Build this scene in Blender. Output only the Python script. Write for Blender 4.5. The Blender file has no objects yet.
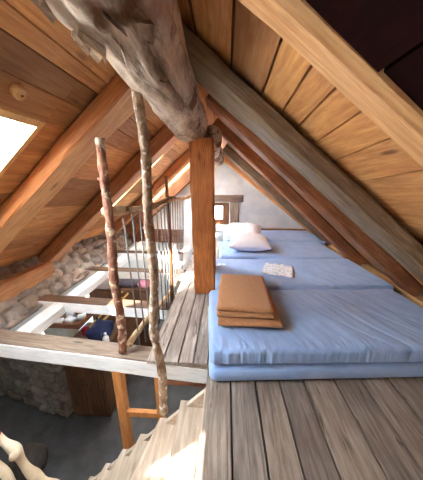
import bpy, bmesh, math, random
import numpy as np
from mathutils import Vector, Matrix, noise
random.seed(7)
scn = bpy.context.scene
COL = scn.collection
R = math.radians

# ---------------------------------------------------------------- materials
MATS = {}
def new_mat(name):
    m = bpy.data.materials.new(name); m.use_nodes = True
    nt = m.node_tree
    for n in list(nt.nodes): nt.nodes.remove(n)
    out = nt.nodes.new('ShaderNodeOutputMaterial')
    bs = nt.nodes.new('ShaderNodeBsdfPrincipled')
    nt.links.new(bs.outputs[0], out.inputs[0])
    return m, nt, bs
def lin(c):
    return tuple((x/255/12.92 if x/255 <= .04045 else ((x/255+.055)/1.055)**2.4) for x in c) + (1,)
def nd(nt, t, **kw):
    n = nt.nodes.new(t)
    for k, v in kw.items(): setattr(n, k, v)
    return n
def ramp(nt, stops):
    r = nd(nt, 'ShaderNodeValToRGB')
    e = r.color_ramp.elements
    while len(e) < len(stops): e.new(.5)
    for i, (p, c) in enumerate(stops):
        e[i].position = p; e[i].color = c
    return r
def mixc(nt, mode, fac, a, b):
    m = nd(nt, 'ShaderNodeMix', data_type='RGBA', blend_type=mode)
    for s, v in ((0, fac), (6, a), (7, b)):
        if isinstance(v, (int, float, tuple)): m.inputs[s].default_value = v
        else: nt.links.new(v, m.inputs[s])
    return m.outputs[2]

def cracks(nt, vec, col, axis, scale, st, width, dark):
    mp = nd(nt, 'ShaderNodeMapping'); q = [1.]*3; q[axis] = st; mp.inputs['Scale'].default_value = q
    nt.links.new(vec, mp.inputs[0])
    n = nd(nt, 'ShaderNodeTexNoise'); n.inputs['Scale'].default_value = scale; n.inputs['Detail'].default_value = 4; n.inputs['Distortion'].default_value = .4
    nt.links.new(mp.outputs[0], n.inputs[0])
    a = nd(nt, 'ShaderNodeMath', operation='SUBTRACT'); a.inputs[1].default_value = .5; nt.links.new(n.outputs['Fac'], a.inputs[0])
    b = nd(nt, 'ShaderNodeMath', operation='ABSOLUTE'); nt.links.new(a.outputs[0], b.inputs[0])
    r = ramp(nt, [(0, (1, 1, 1, 1)), (width*.4, (.8, .8, .8, 1)), (width, (0, 0, 0, 1))]); nt.links.new(b.outputs[0], r.inputs[0])
    return mixc(nt, 'MIX', r.outputs[0], col, lin(dark))
def wood(name, light, dark, axis=0, stretch=14., scale=2.4, rough=.65, spec=.3, tint=True, bump=.15, stain=None, stain_amt=.5, knots=True, crack=None):
    m, nt, bs = new_mat(name)
    tc = nd(nt, 'ShaderNodeTexCoord')
    at = nd(nt, 'ShaderNodeAttribute', attribute_name='bid')
    mul = nd(nt, 'ShaderNodeMath', operation='MULTIPLY'); mul.inputs[1].default_value = 17.3
    nt.links.new(at.outputs['Fac'], mul.inputs[0])
    cmb = nd(nt, 'ShaderNodeCombineXYZ')
    for i in range(3): nt.links.new(mul.outputs[0], cmb.inputs[i])
    add = nd(nt, 'ShaderNodeVectorMath', operation='ADD')
    nt.links.new(tc.outputs['Object'], add.inputs[0]); nt.links.new(cmb.outputs[0], add.inputs[1])
    mp = nd(nt, 'ShaderNodeMapping')
    s = [scale*stretch]*3; s[axis] = scale
    mp.inputs['Scale'].default_value = s
    nt.links.new(add.outputs[0], mp.inputs[0])
    n1 = nd(nt, 'ShaderNodeTexNoise'); n1.inputs['Scale'].default_value = 1.6
    n1.inputs['Detail'].default_value = 7; n1.inputs['Roughness'].default_value = .62; n1.inputs['Distortion'].default_value = .5
    nt.links.new(mp.outputs[0], n1.inputs[0])
    mid = tuple((light[i]+dark[i])/2 for i in range(3))
    r = ramp(nt, [(.3, lin(dark)), (.48, lin(mid)), (.68, lin(light))])
    nt.links.new(n1.outputs['Fac'], r.inputs[0])
    col = r.outputs[0]
    n2 = nd(nt, 'ShaderNodeTexNoise'); n2.inputs['Scale'].default_value = 2.3; n2.inputs['Detail'].default_value = 4
    nt.links.new(add.outputs[0], n2.inputs[0])
    if stain:
        r2 = ramp(nt, [(.42, (0, 0, 0, 1)), (.66, (stain_amt,)*3+(1,))])
        nt.links.new(n2.outputs['Fac'], r2.inputs[0])
        col = mixc(nt, 'MIX', r2.outputs[0], col, lin(stain))
    if knots:
        mk = nd(nt, 'ShaderNodeMapping'); ks = [9.]*3; ks[axis] = 2.6; mk.inputs['Scale'].default_value = ks
        nt.links.new(add.outputs[0], mk.inputs[0])
        vo = nd(nt, 'ShaderNodeTexVoronoi'); vo.inputs['Scale'].default_value = .75
        nt.links.new(mk.outputs[0], vo.inputs[0])
        r3 = ramp(nt, [(.0, (.75,)*3+(1,)), (.07, (.55,)*3+(1,)), (.13, (0, 0, 0, 1))])
        nt.links.new(vo.outputs['Distance'], r3.inputs[0])
        col = mixc(nt, 'MIX', r3.outputs[0], col, lin(tuple(c*.5 for c in dark)))
    if crack: col = cracks(nt, add.outputs[0], col, axis, *crack)
    if tint:
        ta = nd(nt, 'ShaderNodeAttribute', attribute_name='tint')
        col = mixc(nt, 'MULTIPLY', 1., col, ta.outputs['Color'])
    nt.links.new(col, bs.inputs['Base Color'])
    bs.inputs['Roughness'].default_value = rough
    bs.inputs['Specular IOR Level'].default_value = spec
    if bump:
        b = nd(nt, 'ShaderNodeBump'); b.inputs['Strength'].default_value = bump; b.inputs['Distance'].default_value = .02
        nt.links.new(n1.outputs['Fac'], b.inputs['Height']); nt.links.new(b.outputs[0], bs.inputs['Normal'])
    return m

def noisy(name, stops, scale=8., detail=5, rough=.8, bump=.2, bdist=.02, stretch=None, metallic=0., distortion=0., attr=None, spec=.3, coord='Object', sheen=0.):
    m, nt, bs = new_mat(name)
    tc = nd(nt, 'ShaderNodeTexCoord')
    mp = nd(nt, 'ShaderNodeMapping')
    if stretch: mp.inputs['Scale'].default_value = stretch
    nt.links.new(tc.outputs[coord], mp.inputs[0])
    n1 = nd(nt, 'ShaderNodeTexNoise'); n1.inputs['Scale'].default_value = scale
    n1.inputs['Detail'].default_value = detail; n1.inputs['Roughness'].default_value = .6; n1.inputs['Distortion'].default_value = distortion
    nt.links.new(mp.outputs[0], n1.inputs[0])
    r = ramp(nt, [(p, lin(c)) for p, c in stops]); nt.links.new(n1.outputs['Fac'], r.inputs[0])
    col = r.outputs[0]
    if attr:
        ta = nd(nt, 'ShaderNodeAttribute', attribute_name=attr)
        col = mixc(nt, 'MULTIPLY', 1., col, ta.outputs['Color'])
    nt.links.new(col, bs.inputs['Base Color'])
    bs.inputs['Roughness'].default_value = rough; bs.inputs['Metallic'].default_value = metallic
    bs.inputs['Specular IOR Level'].default_value = spec
    if sheen: bs.inputs['Sheen Weight'].default_value = sheen
    if bump:
        b = nd(nt, 'ShaderNodeBump'); b.inputs['Strength'].default_value = bump; b.inputs['Distance'].default_value = bdist
        nt.links.new(n1.outputs['Fac'], b.inputs['Height']); nt.links.new(b.outputs[0], bs.inputs['Normal'])
    return m

HONEY_L, HONEY_D = (228, 176, 116), (184, 124, 72)
M = dict(
    ceil_y=wood('pine_boards', HONEY_L, HONEY_D, axis=1, stretch=10, stain=(150, 104, 70), stain_amt=.35),
    rafter=wood('pine_rafter', (238, 190, 132), (196, 138, 84), stain=(172, 114, 72), stain_amt=.4),
    rafter_red=wood('reddish_rafter', (222, 168, 118), (176, 118, 74), stain=(146, 94, 62), stain_amt=.5),
    rafter_grey=wood('weathered_rafter', (162, 142, 114), (96, 80, 60), stain=(92, 72, 52), stain_amt=.6, bump=.35, crack=(5., .07, .009, (60, 48, 40))),
    rafter_brown=wood('brown_rafter', (176, 120, 78), (112, 68, 42), stain=(80, 52, 36), stain_amt=.5),
    post=wood('orange_post', (226, 146, 76), (170, 94, 42), axis=2, stretch=12, stain=(132, 74, 40), stain_amt=.5, crack=(9., .06, .01, (110, 60, 30))),
    floor=wood('weathered_floor', (178, 164, 150), (116, 104, 94), axis=1, stretch=12, stain=(98, 84, 76), stain_amt=.5, rough=.6, bump=.3, crack=(9., .04, .006, (76, 64, 56))),
    stair=wood('pale_stair', (214, 198, 178), (166, 146, 124), axis=1, stretch=10, stain=(146, 122, 102), stain_amt=.35, bump=.2),
    brown=wood('brown_board', (150, 96, 62), (98, 58, 36), axis=0, stretch=10, tint=True),
    browny=wood('brown_board_long', (158, 108, 72), (104, 66, 44), axis=1, stretch=10),
    brownz=wood('brown_board_upright', (150, 104, 66), (96, 62, 40), axis=2, stretch=8),
    browny2=wood('dark_bare_wood', (120, 92, 70), (78, 56, 42), axis=0, stretch=10),
    cabinet=wood('old_cabinet', (126, 84, 54), (78, 50, 32), axis=2, stretch=8, stain=(60, 40, 26), stain_amt=.5),
    driftx=wood('grey_timber', (160, 142, 124), (112, 94, 78), axis=0, stretch=10),
    driftz=wood('grey_timber_upright', (170, 150, 126), (118, 98, 78), axis=2, stretch=8),
    stand=wood('pine_upright', (216, 150, 88), (178, 110, 58), axis=2, stretch=9),
    lightpine=wood('light_pine', (232, 190, 132), (206, 158, 100), axis=0, stretch=10, knots=False),
    panel=wood('dark_maroon_boards', (34, 14, 12), (20, 8, 7), axis=1, stretch=10, knots=False, rough=.95, spec=.04, bump=.1),  # near-black maroon, much darker than the other ceiling wood
    white=noisy('whitewashed', [(.3, (228, 227, 222)), (.6, (248, 248, 245))], scale=5, stretch=(1, 6, 6), bump=.15),
    plaster=noisy('lime_plaster', [(.3, (206, 210, 210)), (.55, (226, 228, 224)), (.75, (238, 236, 228))], scale=3.5, detail=8, bump=.25, bdist=.03, rough=.95),
    slate=noisy('slate_floor', [(.3, (62, 60, 58)), (.7, (90, 88, 86))], scale=4, detail=6, bump=.1, rough=.5),
    log=None,
    steel=noisy('grey_rod', [(.3, (104, 100, 96)), (.7, (140, 136, 130))], scale=20, rough=.6, bump=0),
    sunlit_rod=noisy('sunlit_rod', [(.3, (225, 225, 222)), (.7, (240, 240, 238))], scale=20, rough=.5, bump=0),
    blue=noisy('blue_fabric', [(.3, (150, 178, 224)), (.7, (166, 194, 236))], scale=5, detail=3, rough=.9, bump=.0, sheen=.2),
    blanket=noisy('tan_blanket', [(.3, (168, 118, 78)), (.7, (190, 138, 94))], scale=60, detail=3, rough=1., bump=.25, bdist=.004, sheen=.15),
    linen=noisy('white_linen', [(.3, (240, 240, 246)), (.7, (250, 250, 252))], scale=6, detail=3, rough=.95, bump=.3, bdist=.03),
    linen_dark=noisy('grey_linen', [(.3, (92, 84, 92)), (.7, (116, 106, 112))], scale=6, rough=.95, bump=.2),
    stone=noisy('rubble_stone', [(.25, (120, 104, 92)), (.5, (166, 150, 136)), (.75, (196, 184, 170))], scale=7, detail=9, rough=.95, bump=.7, bdist=.03, attr='tint'),
    navy=noisy('navy_cloth', [(.3, (24, 28, 54)), (.7, (36, 42, 74))], scale=9, rough=.9),
    red=noisy('red_cloth', [(.3, (140, 22, 26)), (.7, (176, 36, 38))], scale=9, rough=.8),
    green=noisy('green_glass', [(.3, (54, 92, 62)), (.7, (80, 118, 82))], scale=9, rough=.4, bump=0),
    yellow=noisy('yellow_wood', [(.3, (212, 170, 92)), (.7, (230, 192, 120))], scale=9, rough=.6),
    whiteplastic=noisy('white_plastic', [(.3, (230, 230, 228)), (.7, (244, 244, 242))], scale=9, rough=.4, bump=0),
    dark=noisy('dark_iron', [(.3, (34, 30, 30)), (.7, (52, 46, 44))], scale=9, rough=.6, bump=0),
    sack=noisy('pale_sack', [(.3, (176, 172, 160)), (.7, (206, 202, 190))], scale=9, rough=.95),
    pink=noisy('pink_cloth', [(.3, (196, 120, 140)), (.7, (214, 146, 162))], scale=9, rough=.9),
    peeled=noisy('peeled_wood', [(.3, (206, 176, 136)), (.55, (234, 214, 182)), (.75, (244, 230, 204))], scale=5, detail=5, rough=.6, bump=.25),
)

def bark(name, stops, scale, patches, pscale, pth, axis=2, st=.35, bump=.5, crack=None):
    m, nt, bs = new_mat(name)
    tc = nd(nt, 'ShaderNodeTexCoord'); mp = nd(nt, 'ShaderNodeMapping')
    s = [1.]*3; s[axis] = st; mp.inputs['Scale'].default_value = s
    nt.links.new(tc.outputs['Object'], mp.inputs[0])
    n1 = nd(nt, 'ShaderNodeTexNoise'); n1.inputs['Scale'].default_value = scale; n1.inputs['Detail'].default_value = 9
    n1.inputs['Roughness'].default_value = .65; n1.inputs['Distortion'].default_value = .7
    nt.links.new(mp.outputs[0], n1.inputs[0])
    r = ramp(nt, [(p, lin(c)) for p, c in stops]); nt.links.new(n1.outputs['Fac'], r.inputs[0])
    n2 = nd(nt, 'ShaderNodeTexNoise'); n2.inputs['Scale'].default_value = pscale; n2.inputs['Detail'].default_value = 6
    nt.links.new(tc.outputs['Object'], n2.inputs[0])
    r2 = ramp(nt, [(pth, (0, 0, 0, 1)), (pth+.06, (1, 1, 1, 1))]); nt.links.new(n2.outputs['Fac'], r2.inputs[0])
    col = mixc(nt, 'MIX', r2.outputs[0], r.outputs[0], lin(patches))
    if crack: col = cracks(nt, tc.outputs['Object'], col, axis, *crack)
    nt.links.new(col, bs.inputs['Base Color']); bs.inputs['Roughness'].default_value = .85; bs.inputs['Specular IOR Level'].default_value = .25
    b = nd(nt, 'ShaderNodeBump'); b.inputs['Strength'].default_value = bump; b.inputs['Distance'].default_value = .03
    nt.links.new(n1.outputs['Fac'], b.inputs['Height']); nt.links.new(b.outputs[0], bs.inputs['Normal'])
    return m
M['log'] = bark('grey_log', [(.3, (66, 52, 44)), (.4, (150, 128, 108)), (.52, (204, 184, 160)), (.68, (236, 222, 198))], 6.5, (112, 84, 62), 3.2, .56, axis=1, st=.28, bump=1., crack=(4., .14, .007, (84, 66, 56)))
M['log_end'] = M['log']
M['cherry'] = bark('reddish_bark', [(.3, (92, 54, 44)), (.5, (146, 98, 78)), (.7, (190, 146, 116))], 22., (224, 204, 170), 18., .55, axis=2, st=.6)
M['birch'] = bark('birch_bark', [(.3, (98, 74, 58)), (.5, (166, 138, 112)), (.7, (214, 192, 164))], 22., (226, 220, 206), 20., .56, axis=2, st=.6)
M['branch'] = bark('branch_bark', [(.3, (136, 108, 80)), (.5, (196, 166, 128)), (.7, (228, 206, 170))], 16., (120, 96, 72), 12., .62, axis=1, st=.4)

def patterned():
    m, nt, bs = new_mat('patterned_cloth')
    tc = nd(nt, 'ShaderNodeTexCoord')
    vo = nd(nt, 'ShaderNodeTexVoronoi'); vo.inputs['Scale'].default_value = 26
    nt.links.new(tc.outputs['Object'], vo.inputs[0])
    r = ramp(nt, [(.25, lin((170, 192, 220))), (.36, lin((240, 243, 248)))]); nt.links.new(vo.outputs['Distance'], r.inputs[0])
    nt.links.new(r.outputs[0], bs.inputs['Base Color']); bs.inputs['Roughness'].default_value = .9
    return m
M['pattern'] = patterned()
def glass():
    m = bpy.data.materials.new('window_glass'); m.use_nodes = True; nt = m.node_tree
    for n in list(nt.nodes): nt.nodes.remove(n)
    out = nt.nodes.new('ShaderNodeOutputMaterial'); mx = nt.nodes.new('ShaderNodeMixShader')
    t = nt.nodes.new('ShaderNodeBsdfTransparent'); g = nt.nodes.new('ShaderNodeBsdfGlossy'); g.inputs['Roughness'].default_value = .02
    mx.inputs[0].default_value = .06
    nt.links.new(t.outputs[0], mx.inputs[1]); nt.links.new(g.outputs[0], mx.inputs[2]); nt.links.new(mx.outputs[0], out.inputs[0])
    return m
M['glass'] = glass()

# ---------------------------------------------------------------- mesh helpers
class MB:
    def __init__(s): s.v = []; s.f = []; s.t = []; s.b = []
    def add(s, vs, fs, tint=(1, 1, 1), bid=None):
        o = len(s.v); s.v += [tuple(v) for v in vs]
        bid = random.random() if bid is None else bid
        for f in fs:
            s.f.append([i+o for i in f]); s.t.append(tint); s.b.append(bid)
    def hexa(s, c, **k):   # bottom 4 ccw then top 4
        s.add(c, [(3, 2, 1, 0), (4, 5, 6, 7), (0, 1, 5, 4), (1, 2, 6, 5), (2, 3, 7, 6), (3, 0, 4, 7)], **k)
    def box(s, a, b, **k):
        (x0, y0, z0), (x1, y1, z1) = a, b
        s.hexa([(x0, y0, z0), (x1, y0, z0), (x1, y1, z0), (x0, y1, z0), (x0, y0, z1), (x1, y0, z1), (x1, y1, z1), (x0, y1, z1)], **k)
    def tube(s, pts, rad, seg=10, jit=0., jf=6., seed=0, squash=None, **k):
        pts = [Vector(p) for p in pts]; n = len(pts)
        if not hasattr(rad, '__len__'): rad = [rad]*n
        up = None; vs = []
        for i, p in enumerate(pts):
            d = (pts[min(i+1, n-1)]-pts[max(i-1, 0)]).normalized()
            if up is None:
                up = d.orthogonal().normalized()
            up = (up-d*up.dot(d)).normalized(); sd = d.cross(up)
            for j in range(seg):
                a = 2*math.pi*j/seg
                dirv = up*math.cos(a)+sd*math.sin(a)
                r = rad[i]
                if jit:
                    r *= 1+jit*noise.noise((p+dirv*rad[i])*jf+Vector((seed*7.1, 0, 0)))
                vs.append(p+dirv*r)
        fs = []
        for i in range(n-1):
            for j in range(seg):
                a = i*seg+j; b = i*seg+(j+1) % seg
                fs.append((a, b, b+seg, a+seg))
        fs.append(tuple(range(seg))[::-1]); fs.append(tuple(range((n-1)*seg, n*seg)))
        s.add(vs, fs, **k)
    def build(s, name, mat, parent=None, smooth=False, bevel=0., loc=None, mat4=None):
        me = bpy.data.meshes.new(name); me.from_pydata(s.v, [], s.f); me.update()
        bm = bmesh.new(); bm.from_mesh(me); bmesh.ops.recalc_face_normals(bm, faces=bm.faces); bm.to_mesh(me); bm.free()
        ca = me.attributes.new('tint', 'FLOAT_COLOR', 'CORNER'); ba = me.attributes.new('bid', 'FLOAT', 'FACE')
        for p in me.polygons:
            ba.data[p.index].value = s.b[p.index]
            for li in p.loop_indices: ca.data[li].color = tuple(s.t[p.index])+(1,)
            p.use_smooth = smooth
        me.materials.append(mat)
        o = bpy.data.objects.new(name, me); COL.objects.link(o)
        if mat4 is not None: o.matrix_world = mat4
        if parent is not None:
            o.parent = parent
            o.matrix_parent_inverse = Matrix.Translation(-Vector(parent.location)) if loc is None else Matrix.Identity(4)
        if loc is not None: o.location = loc
        if bevel:
            b = o.modifiers.new('bevel', 'BEVEL'); b.width = bevel; b.segments = 2; b.limit_method = 'ANGLE'
        return o
def tag(o, label=None, cat=None, group=None, kind=None):
    if label: o['label'] = label
    if cat: o['category'] = cat
    if group: o['group'] = group
    if kind: o['kind'] = kind
    return o
def empty(name, loc, label, cat, group=None):
    o = bpy.data.objects.new(name, None); COL.objects.link(o); o.location = loc; o.empty_display_size = .1
    return tag(o, label, cat, group)
def struct(o): o['kind'] = 'structure'; return o

def timber_mb(L, w, h, jit=.006, n=24, seed=0, wane=.02, tint=(1, 1, 1), side=None):
    """a sawn timber along local X, y in 0..-w, z in 0..h, with worn uneven edges"""
    mb = MB(); vs = []; ring = []
    c = wane
    prof = [(-c, 0), (-w+c, 0), (-w, c), (-w, h-c), (-w+c, h), (-c, h), (0, h-c), (0, c)]
    K = len(prof)
    for i in range(n+1):
        x = L*i/n
        for j, (y, z) in enumerate(prof):
            dy = noise.noise(Vector((x*2.1, j*3.7, seed*5.3)))*jit + noise.noise(Vector((x*9, j*2.1, seed*3.3)))*jit*.4
            dz = noise.noise(Vector((x*2.3, j*4.9+9, seed*7.7)))*jit + noise.noise(Vector((x*8, j*2.7+9, seed*3.9)))*jit*.4
            vs.append((x, y+dy, z+dz))
    fs = []
    for i in range(n):
        for j in range(K):
            a = i*K+j; b = i*K+(j+1) % K
            fs.append((a, b, b+K, a+K))
    fs.append(tuple(range(K))); fs.append(tuple(range(n*K, n*K+K))[::-1])
    mb.add(vs, fs, tint=tint, bid=(seed*.37) % 1)
    if side:      # both side faces tinted darker and redder, painting in their shade
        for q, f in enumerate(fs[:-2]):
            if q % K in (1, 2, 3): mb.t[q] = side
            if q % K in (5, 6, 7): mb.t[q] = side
    return mb
def frame_mat(A, B, ydir):
    A = Vector(A); X = (Vector(B)-A).normalized(); Y = Vector(ydir); Y = (Y-X*Y.dot(X)).normalized(); Z = X.cross(Y)
    if Z.z < 0: Y = -Y; Z = -Z
    m = Matrix((X, Y, Z)).transposed().to_4x4(); m.translation = A
    return m
def timber(name, A, B, w, h, mat, ydir=(0, 1, 0), parent=None, **k):
    A = Vector(A); B = Vector(B)
    o = timber_mb((B-A).length, w, h, **k).build(name, mat)
    m = frame_mat(A, B, ydir)
    # keep the width running away from +ydir
    if m.col[1].to_3d().dot(Vector(ydir)) < 0:
        m = m @ Matrix.Translation((0, w, 0))
    o.matrix_world = m
    if parent is not None:
        o.parent = parent; o.matrix_parent_inverse = Matrix.Translation(-Vector(parent.location))
    return o

def rbox_mb(dim, r, n=(24, 16, 4), fn=None, power=None, tint=(1, 1, 1)):
    """rounded cuboid centred on the origin, gridded so that fn can wrinkle it"""
    hx, hy, hz = [d/2 for d in dim]; mb = MB()
    idx = {}; vs = []; fs = []
    def vert(p):
        key = tuple(round(c, 5) for c in p)
        if key in idx: return idx[key]
        q = Vector(p)
        inner = Vector((max(-hx+r, min(hx-r, q.x)), max(-hy+r, min(hy-r, q.y)), max(-hz+min(r, hz*.99), min(hz-min(r, hz*.99), q.z))))
        d = q-inner
        if d.length > 1e-9:
            q2 = inner + d.normalized()*min(r, d.length if d.length < r else r)
        else: q2 = q
        if fn: q2 = fn(q2, q)
        idx[key] = len(vs); vs.append(tuple(q2)); return idx[key]
    def coords(h, k): return [-h+2*h*i/k for i in range(k+1)]
    X, Y, Z = coords(hx, n[0]), coords(hy, n[1]), coords(hz, n[2])
    def quad(*ps): fs.append([vert(p) for p in ps])
    for z, fl in ((-hz, 1), (hz, 0)):
        for i in range(n[0]):
            for j in range(n[1]):
                ps = [(X[i], Y[j], z), (X[i+1], Y[j], z), (X[i+1], Y[j+1], z), (X[i], Y[j+1], z)]
                quad(*(ps[::-1] if fl else ps))
    for y, fl in ((-hy, 0), (hy, 1)):
        for i in range(n[0]):
            for j in range(n[2]):
                ps = [(X[i], y, Z[j]), (X[i+1], y, Z[j]), (X[i+1], y, Z[j+1]), (X[i], y, Z[j+1])]
                quad(*(ps[::-1] if fl else ps))
    for x, fl in ((-hx, 1), (hx, 0)):
        for i in range(n[1]):
            for j in range(n[2]):
                ps = [(x, Y[i], Z[j]), (x, Y[i+1], Z[j]), (x, Y[i+1], Z[j+1]), (x, Y[i], Z[j+1])]
                quad(*(ps[::-1] if fl else ps))
    mb.add(vs, fs, tint=tint)
    return mb

# ---------------------------------------------------------------- the roof surface
def lerp(a, b, t): return a+(b-a)*t
def pw(tab, y):
    if y <= tab[0][0]: return tab[0][1:]
    for (y0, *a), (y1, *b) in zip(tab, tab[1:]):
        if y <= y1:
            t = (y-y0)/(y1-y0); return [lerp(p, q, t) for p, q in zip(a, b)]
    return tab[-1][1:]
TL = [(0., 2.334, .827), (1.9, 2.334, .827), (3.0, 2.226, .867), (4.7, 2.22, .9), (5.2, 2.2, .9)]
TR = [(0., 2.213, .745), (.85, 2.213, .745), (1.69, 2.16, .80), (2.45, 2.246, .854), (3.35, 2.25, .895), (5.15, 2.03, .77)]
def zl(x, y): a, s = pw(TL, y); return a+s*(x+.3)
def zr(x, y): a, s = pw(TR, y); return a-s*(x+.3)
TD = [(0., .15), (1.9, .15), (2.9, .21), (5.2, .2)]      # rafter depth, measured upright
def dz(y): return pw(TD, y)[0]
YN, YF = -2.4, 5.2
XL, XR = -2.9, 2.6
SKY = [(-2.0, -1.12, .6, 1.415), (-1.66, -1.05, -2.1, -1.3), (-2.1, -.8, 3.04, 3.56), (-2.0, -.52, 4.73, 5.02)]   # skylight openings x0,x1,y0,y1; first is seen, the rest added

HON = [(1.04, 1.02, 1), (1.06, 1, .94), (.86, .78, .7), (1.04, .9, .76), (.78, .68, .62), (1.0, .86, .7)]
GRY = [(.54, .49, .48), (.48, .46, .47), (.6, .52, .46)]
def ceil_boards(zf, xs, holes, tints, brks):
    mb = MB()
    for k, (x0, x1) in enumerate(zip(xs, xs[1:])):
        cuts = sorted(set(brks+[y for h in holes for y in h[2:] if h[0] < (x0+x1)/2 < h[1]]))
        jy = []
        for a, b in zip(cuts, cuts[1:]):
            if any(h[0] < (x0+x1)/2 < h[1] and h[2] <= (a+b)/2 <= h[3] for h in holes): continue
            g = .0075; t = tints(k, a, b)
            bid = random.random() if (a in holes or True) else 0
            lo, hi = sorted((x0, x1))
            c = [(lo+g, a, zf(lo, a)+dz(a)), (hi-g, a, zf(hi, a)+dz(a)), (hi-g, b, zf(hi, b)+dz(b)), (lo+g, b, zf(lo, b)+dz(b)),
                 (lo+g*.6, a, zf(lo, a)+dz(a)+.03), (hi-g*.6, a, zf(hi, a)+dz(a)+.03), (hi-g*.6, b, zf(hi, b)+dz(b)+.03), (lo+g*.6, b, zf(lo, b)+dz(b)+.03)]
            mb.hexa(c, tint=t, bid=(k*.173+round(b, 1)*.31) % 1)
            P = [(lo, a), (hi, a), (hi, b), (lo, b)]      # underlay above the boards
            mb.hexa([(x, y, zf(x, y)+dz(y)+.032) for x, y in P]+[(x, y, zf(x, y)+dz(y)+.06) for x, y in P], tint=(.3, .26, .24))
    return mb
xs_l = [-.2, -.52, -.8, -.87, -.985, -1.12, -1.32, -1.49, -1.66, -1.83, -2.0, -2.1, -2.25, -2.4, -2.55, -2.72, -2.9, -3.15]
def tl(k, a, b):
    rr = random.Random(k*31+int(b*10))
    if k in (3, 4) and b < 1.8: return GRY[(k+1) % 3]
    if k < 3: return (1.06, 1.04, .98)
    seq = [HON[0], GRY[0], HON[3], (.7, .6, .56), HON[1], GRY[2], HON[5], (.78, .64, .54), HON[2]]
    return seq[(k*4+int(b*3.1)) % 9]
struct(ceil_boards(zl, xs_l, SKY, tl, [YN, -2.1, -1.3, .6, 1.415, 1.75, 3., 3.04, 3.56, 4.2, 4.73, 5.02, YF]).build('ceiling_left', M['ceil_y']))
xs_r = [-.5, -.18, .02, .2, .32, .42, .53, .66, .82, 1.0, 1.18, 1.36, 1.55, 1.8, 2.1, 2.35, 2.6]
def trr(k, a, b):
    if b < 1.8: return [(1.05, 1, .9), (1.05, 1, .9), (.62, .56, .54), (1.05, 1, .88), (1.0, .93, .85), (1, .92, .82), (1.03, .95, .85), (.98, .9, .82), (.95, .9, .86)][min(k, 8)]
    return random.Random(k*7+int(b*10)).choice(HON[2:])
struct(ceil_boards(zr, xs_r, [], trr, [.72, 1.6, 2.35, 3.3, 4.3, YF]).build('ceiling_right', M['ceil_y']))
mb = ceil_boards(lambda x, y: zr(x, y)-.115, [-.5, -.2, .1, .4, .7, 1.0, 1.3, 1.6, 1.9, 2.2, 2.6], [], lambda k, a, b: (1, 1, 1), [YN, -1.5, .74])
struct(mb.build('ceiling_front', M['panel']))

mb = MB(); mb.box((-3.2, YN-.1, -2.25), (2.6, YN, 2.5)); struct(mb.build('wall_front', M['plaster']))
# ---------------------------------------------------------------- rafters
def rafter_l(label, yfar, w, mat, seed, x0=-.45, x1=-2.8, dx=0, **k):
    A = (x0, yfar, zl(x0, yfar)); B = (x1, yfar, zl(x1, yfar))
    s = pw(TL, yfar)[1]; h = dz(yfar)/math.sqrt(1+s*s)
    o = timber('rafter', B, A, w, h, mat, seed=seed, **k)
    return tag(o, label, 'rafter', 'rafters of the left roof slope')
def rafter_r(label, yfar, w, mat, seed, x0=-.25, x1=2.06, **k):
    A = (x0, yfar, zr(x0, yfar)); B = (x1, yfar, zr(x1, yfar))
    s = pw(TR, yfar)[1]; h = dz(yfar)/math.sqrt(1+s*s)
    o = timber('rafter', A, B, w, h, mat, seed=seed, **k)
    return tag(o, label, 'rafter', 'rafters of the right roof slope')
rafter_l('honey pine rafter at the top left corner, before the skylight', .52, .2, M['rafter'], 1)
rafter_l('wide rafter with shade-tinted sides slanting down just beyond the left skylight', 1.88, .28, M['rafter'], 2, jit=.012, wane=.015, side=(.62, .44, .36))
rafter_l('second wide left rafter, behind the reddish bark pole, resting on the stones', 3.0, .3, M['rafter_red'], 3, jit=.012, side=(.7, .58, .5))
rafter_l('third left rafter, with shade-tinted brown sides and a bright underside, behind the railing rods', 4.7, .3, M['rafter_red'], 4, jit=.012, side=(.8, .66, .6))
o = timber('rafter', (-2.3, 5.14, zl(-2.3, 5.14)-.3), (-.3, 5.14, zl(-.3, 5.14)-.34), .1, .36, M['rafter_brown'], seed=12, jit=.01)
tag(o, 'dark brown sloping timber against the gable wall, left of the post', 'rafter')
rafter_r('pale honey rafter at the upper right, edging the dark panel', .83, .14, M['rafter'], 6, jit=.007, wane=.02)
rafter_r('thick weathered grey rafter crossing the right slope', 1.69, .3, M['rafter_grey'], 7, x0=-.32, jit=.016, wane=.022)
rafter_r('reddish brown rafter just behind the thick grey one', 2.45, .24, M['rafter_brown'], 8, x0=-.2)
rafter_r('narrow brown rafter ending at the third bed row on the right', 3.35, .2, M['rafter_brown'], 9, x0=-.2)
rafter_r('greyish rafter nearest the gable wall on the right slope', 4.4, .2, M['rafter_grey'], 10, x0=-.1)
rafter_r('light timber along the right slope of the white gable wall', 5.14, .12, M['rafter'], 11, x0=-.15)

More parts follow.
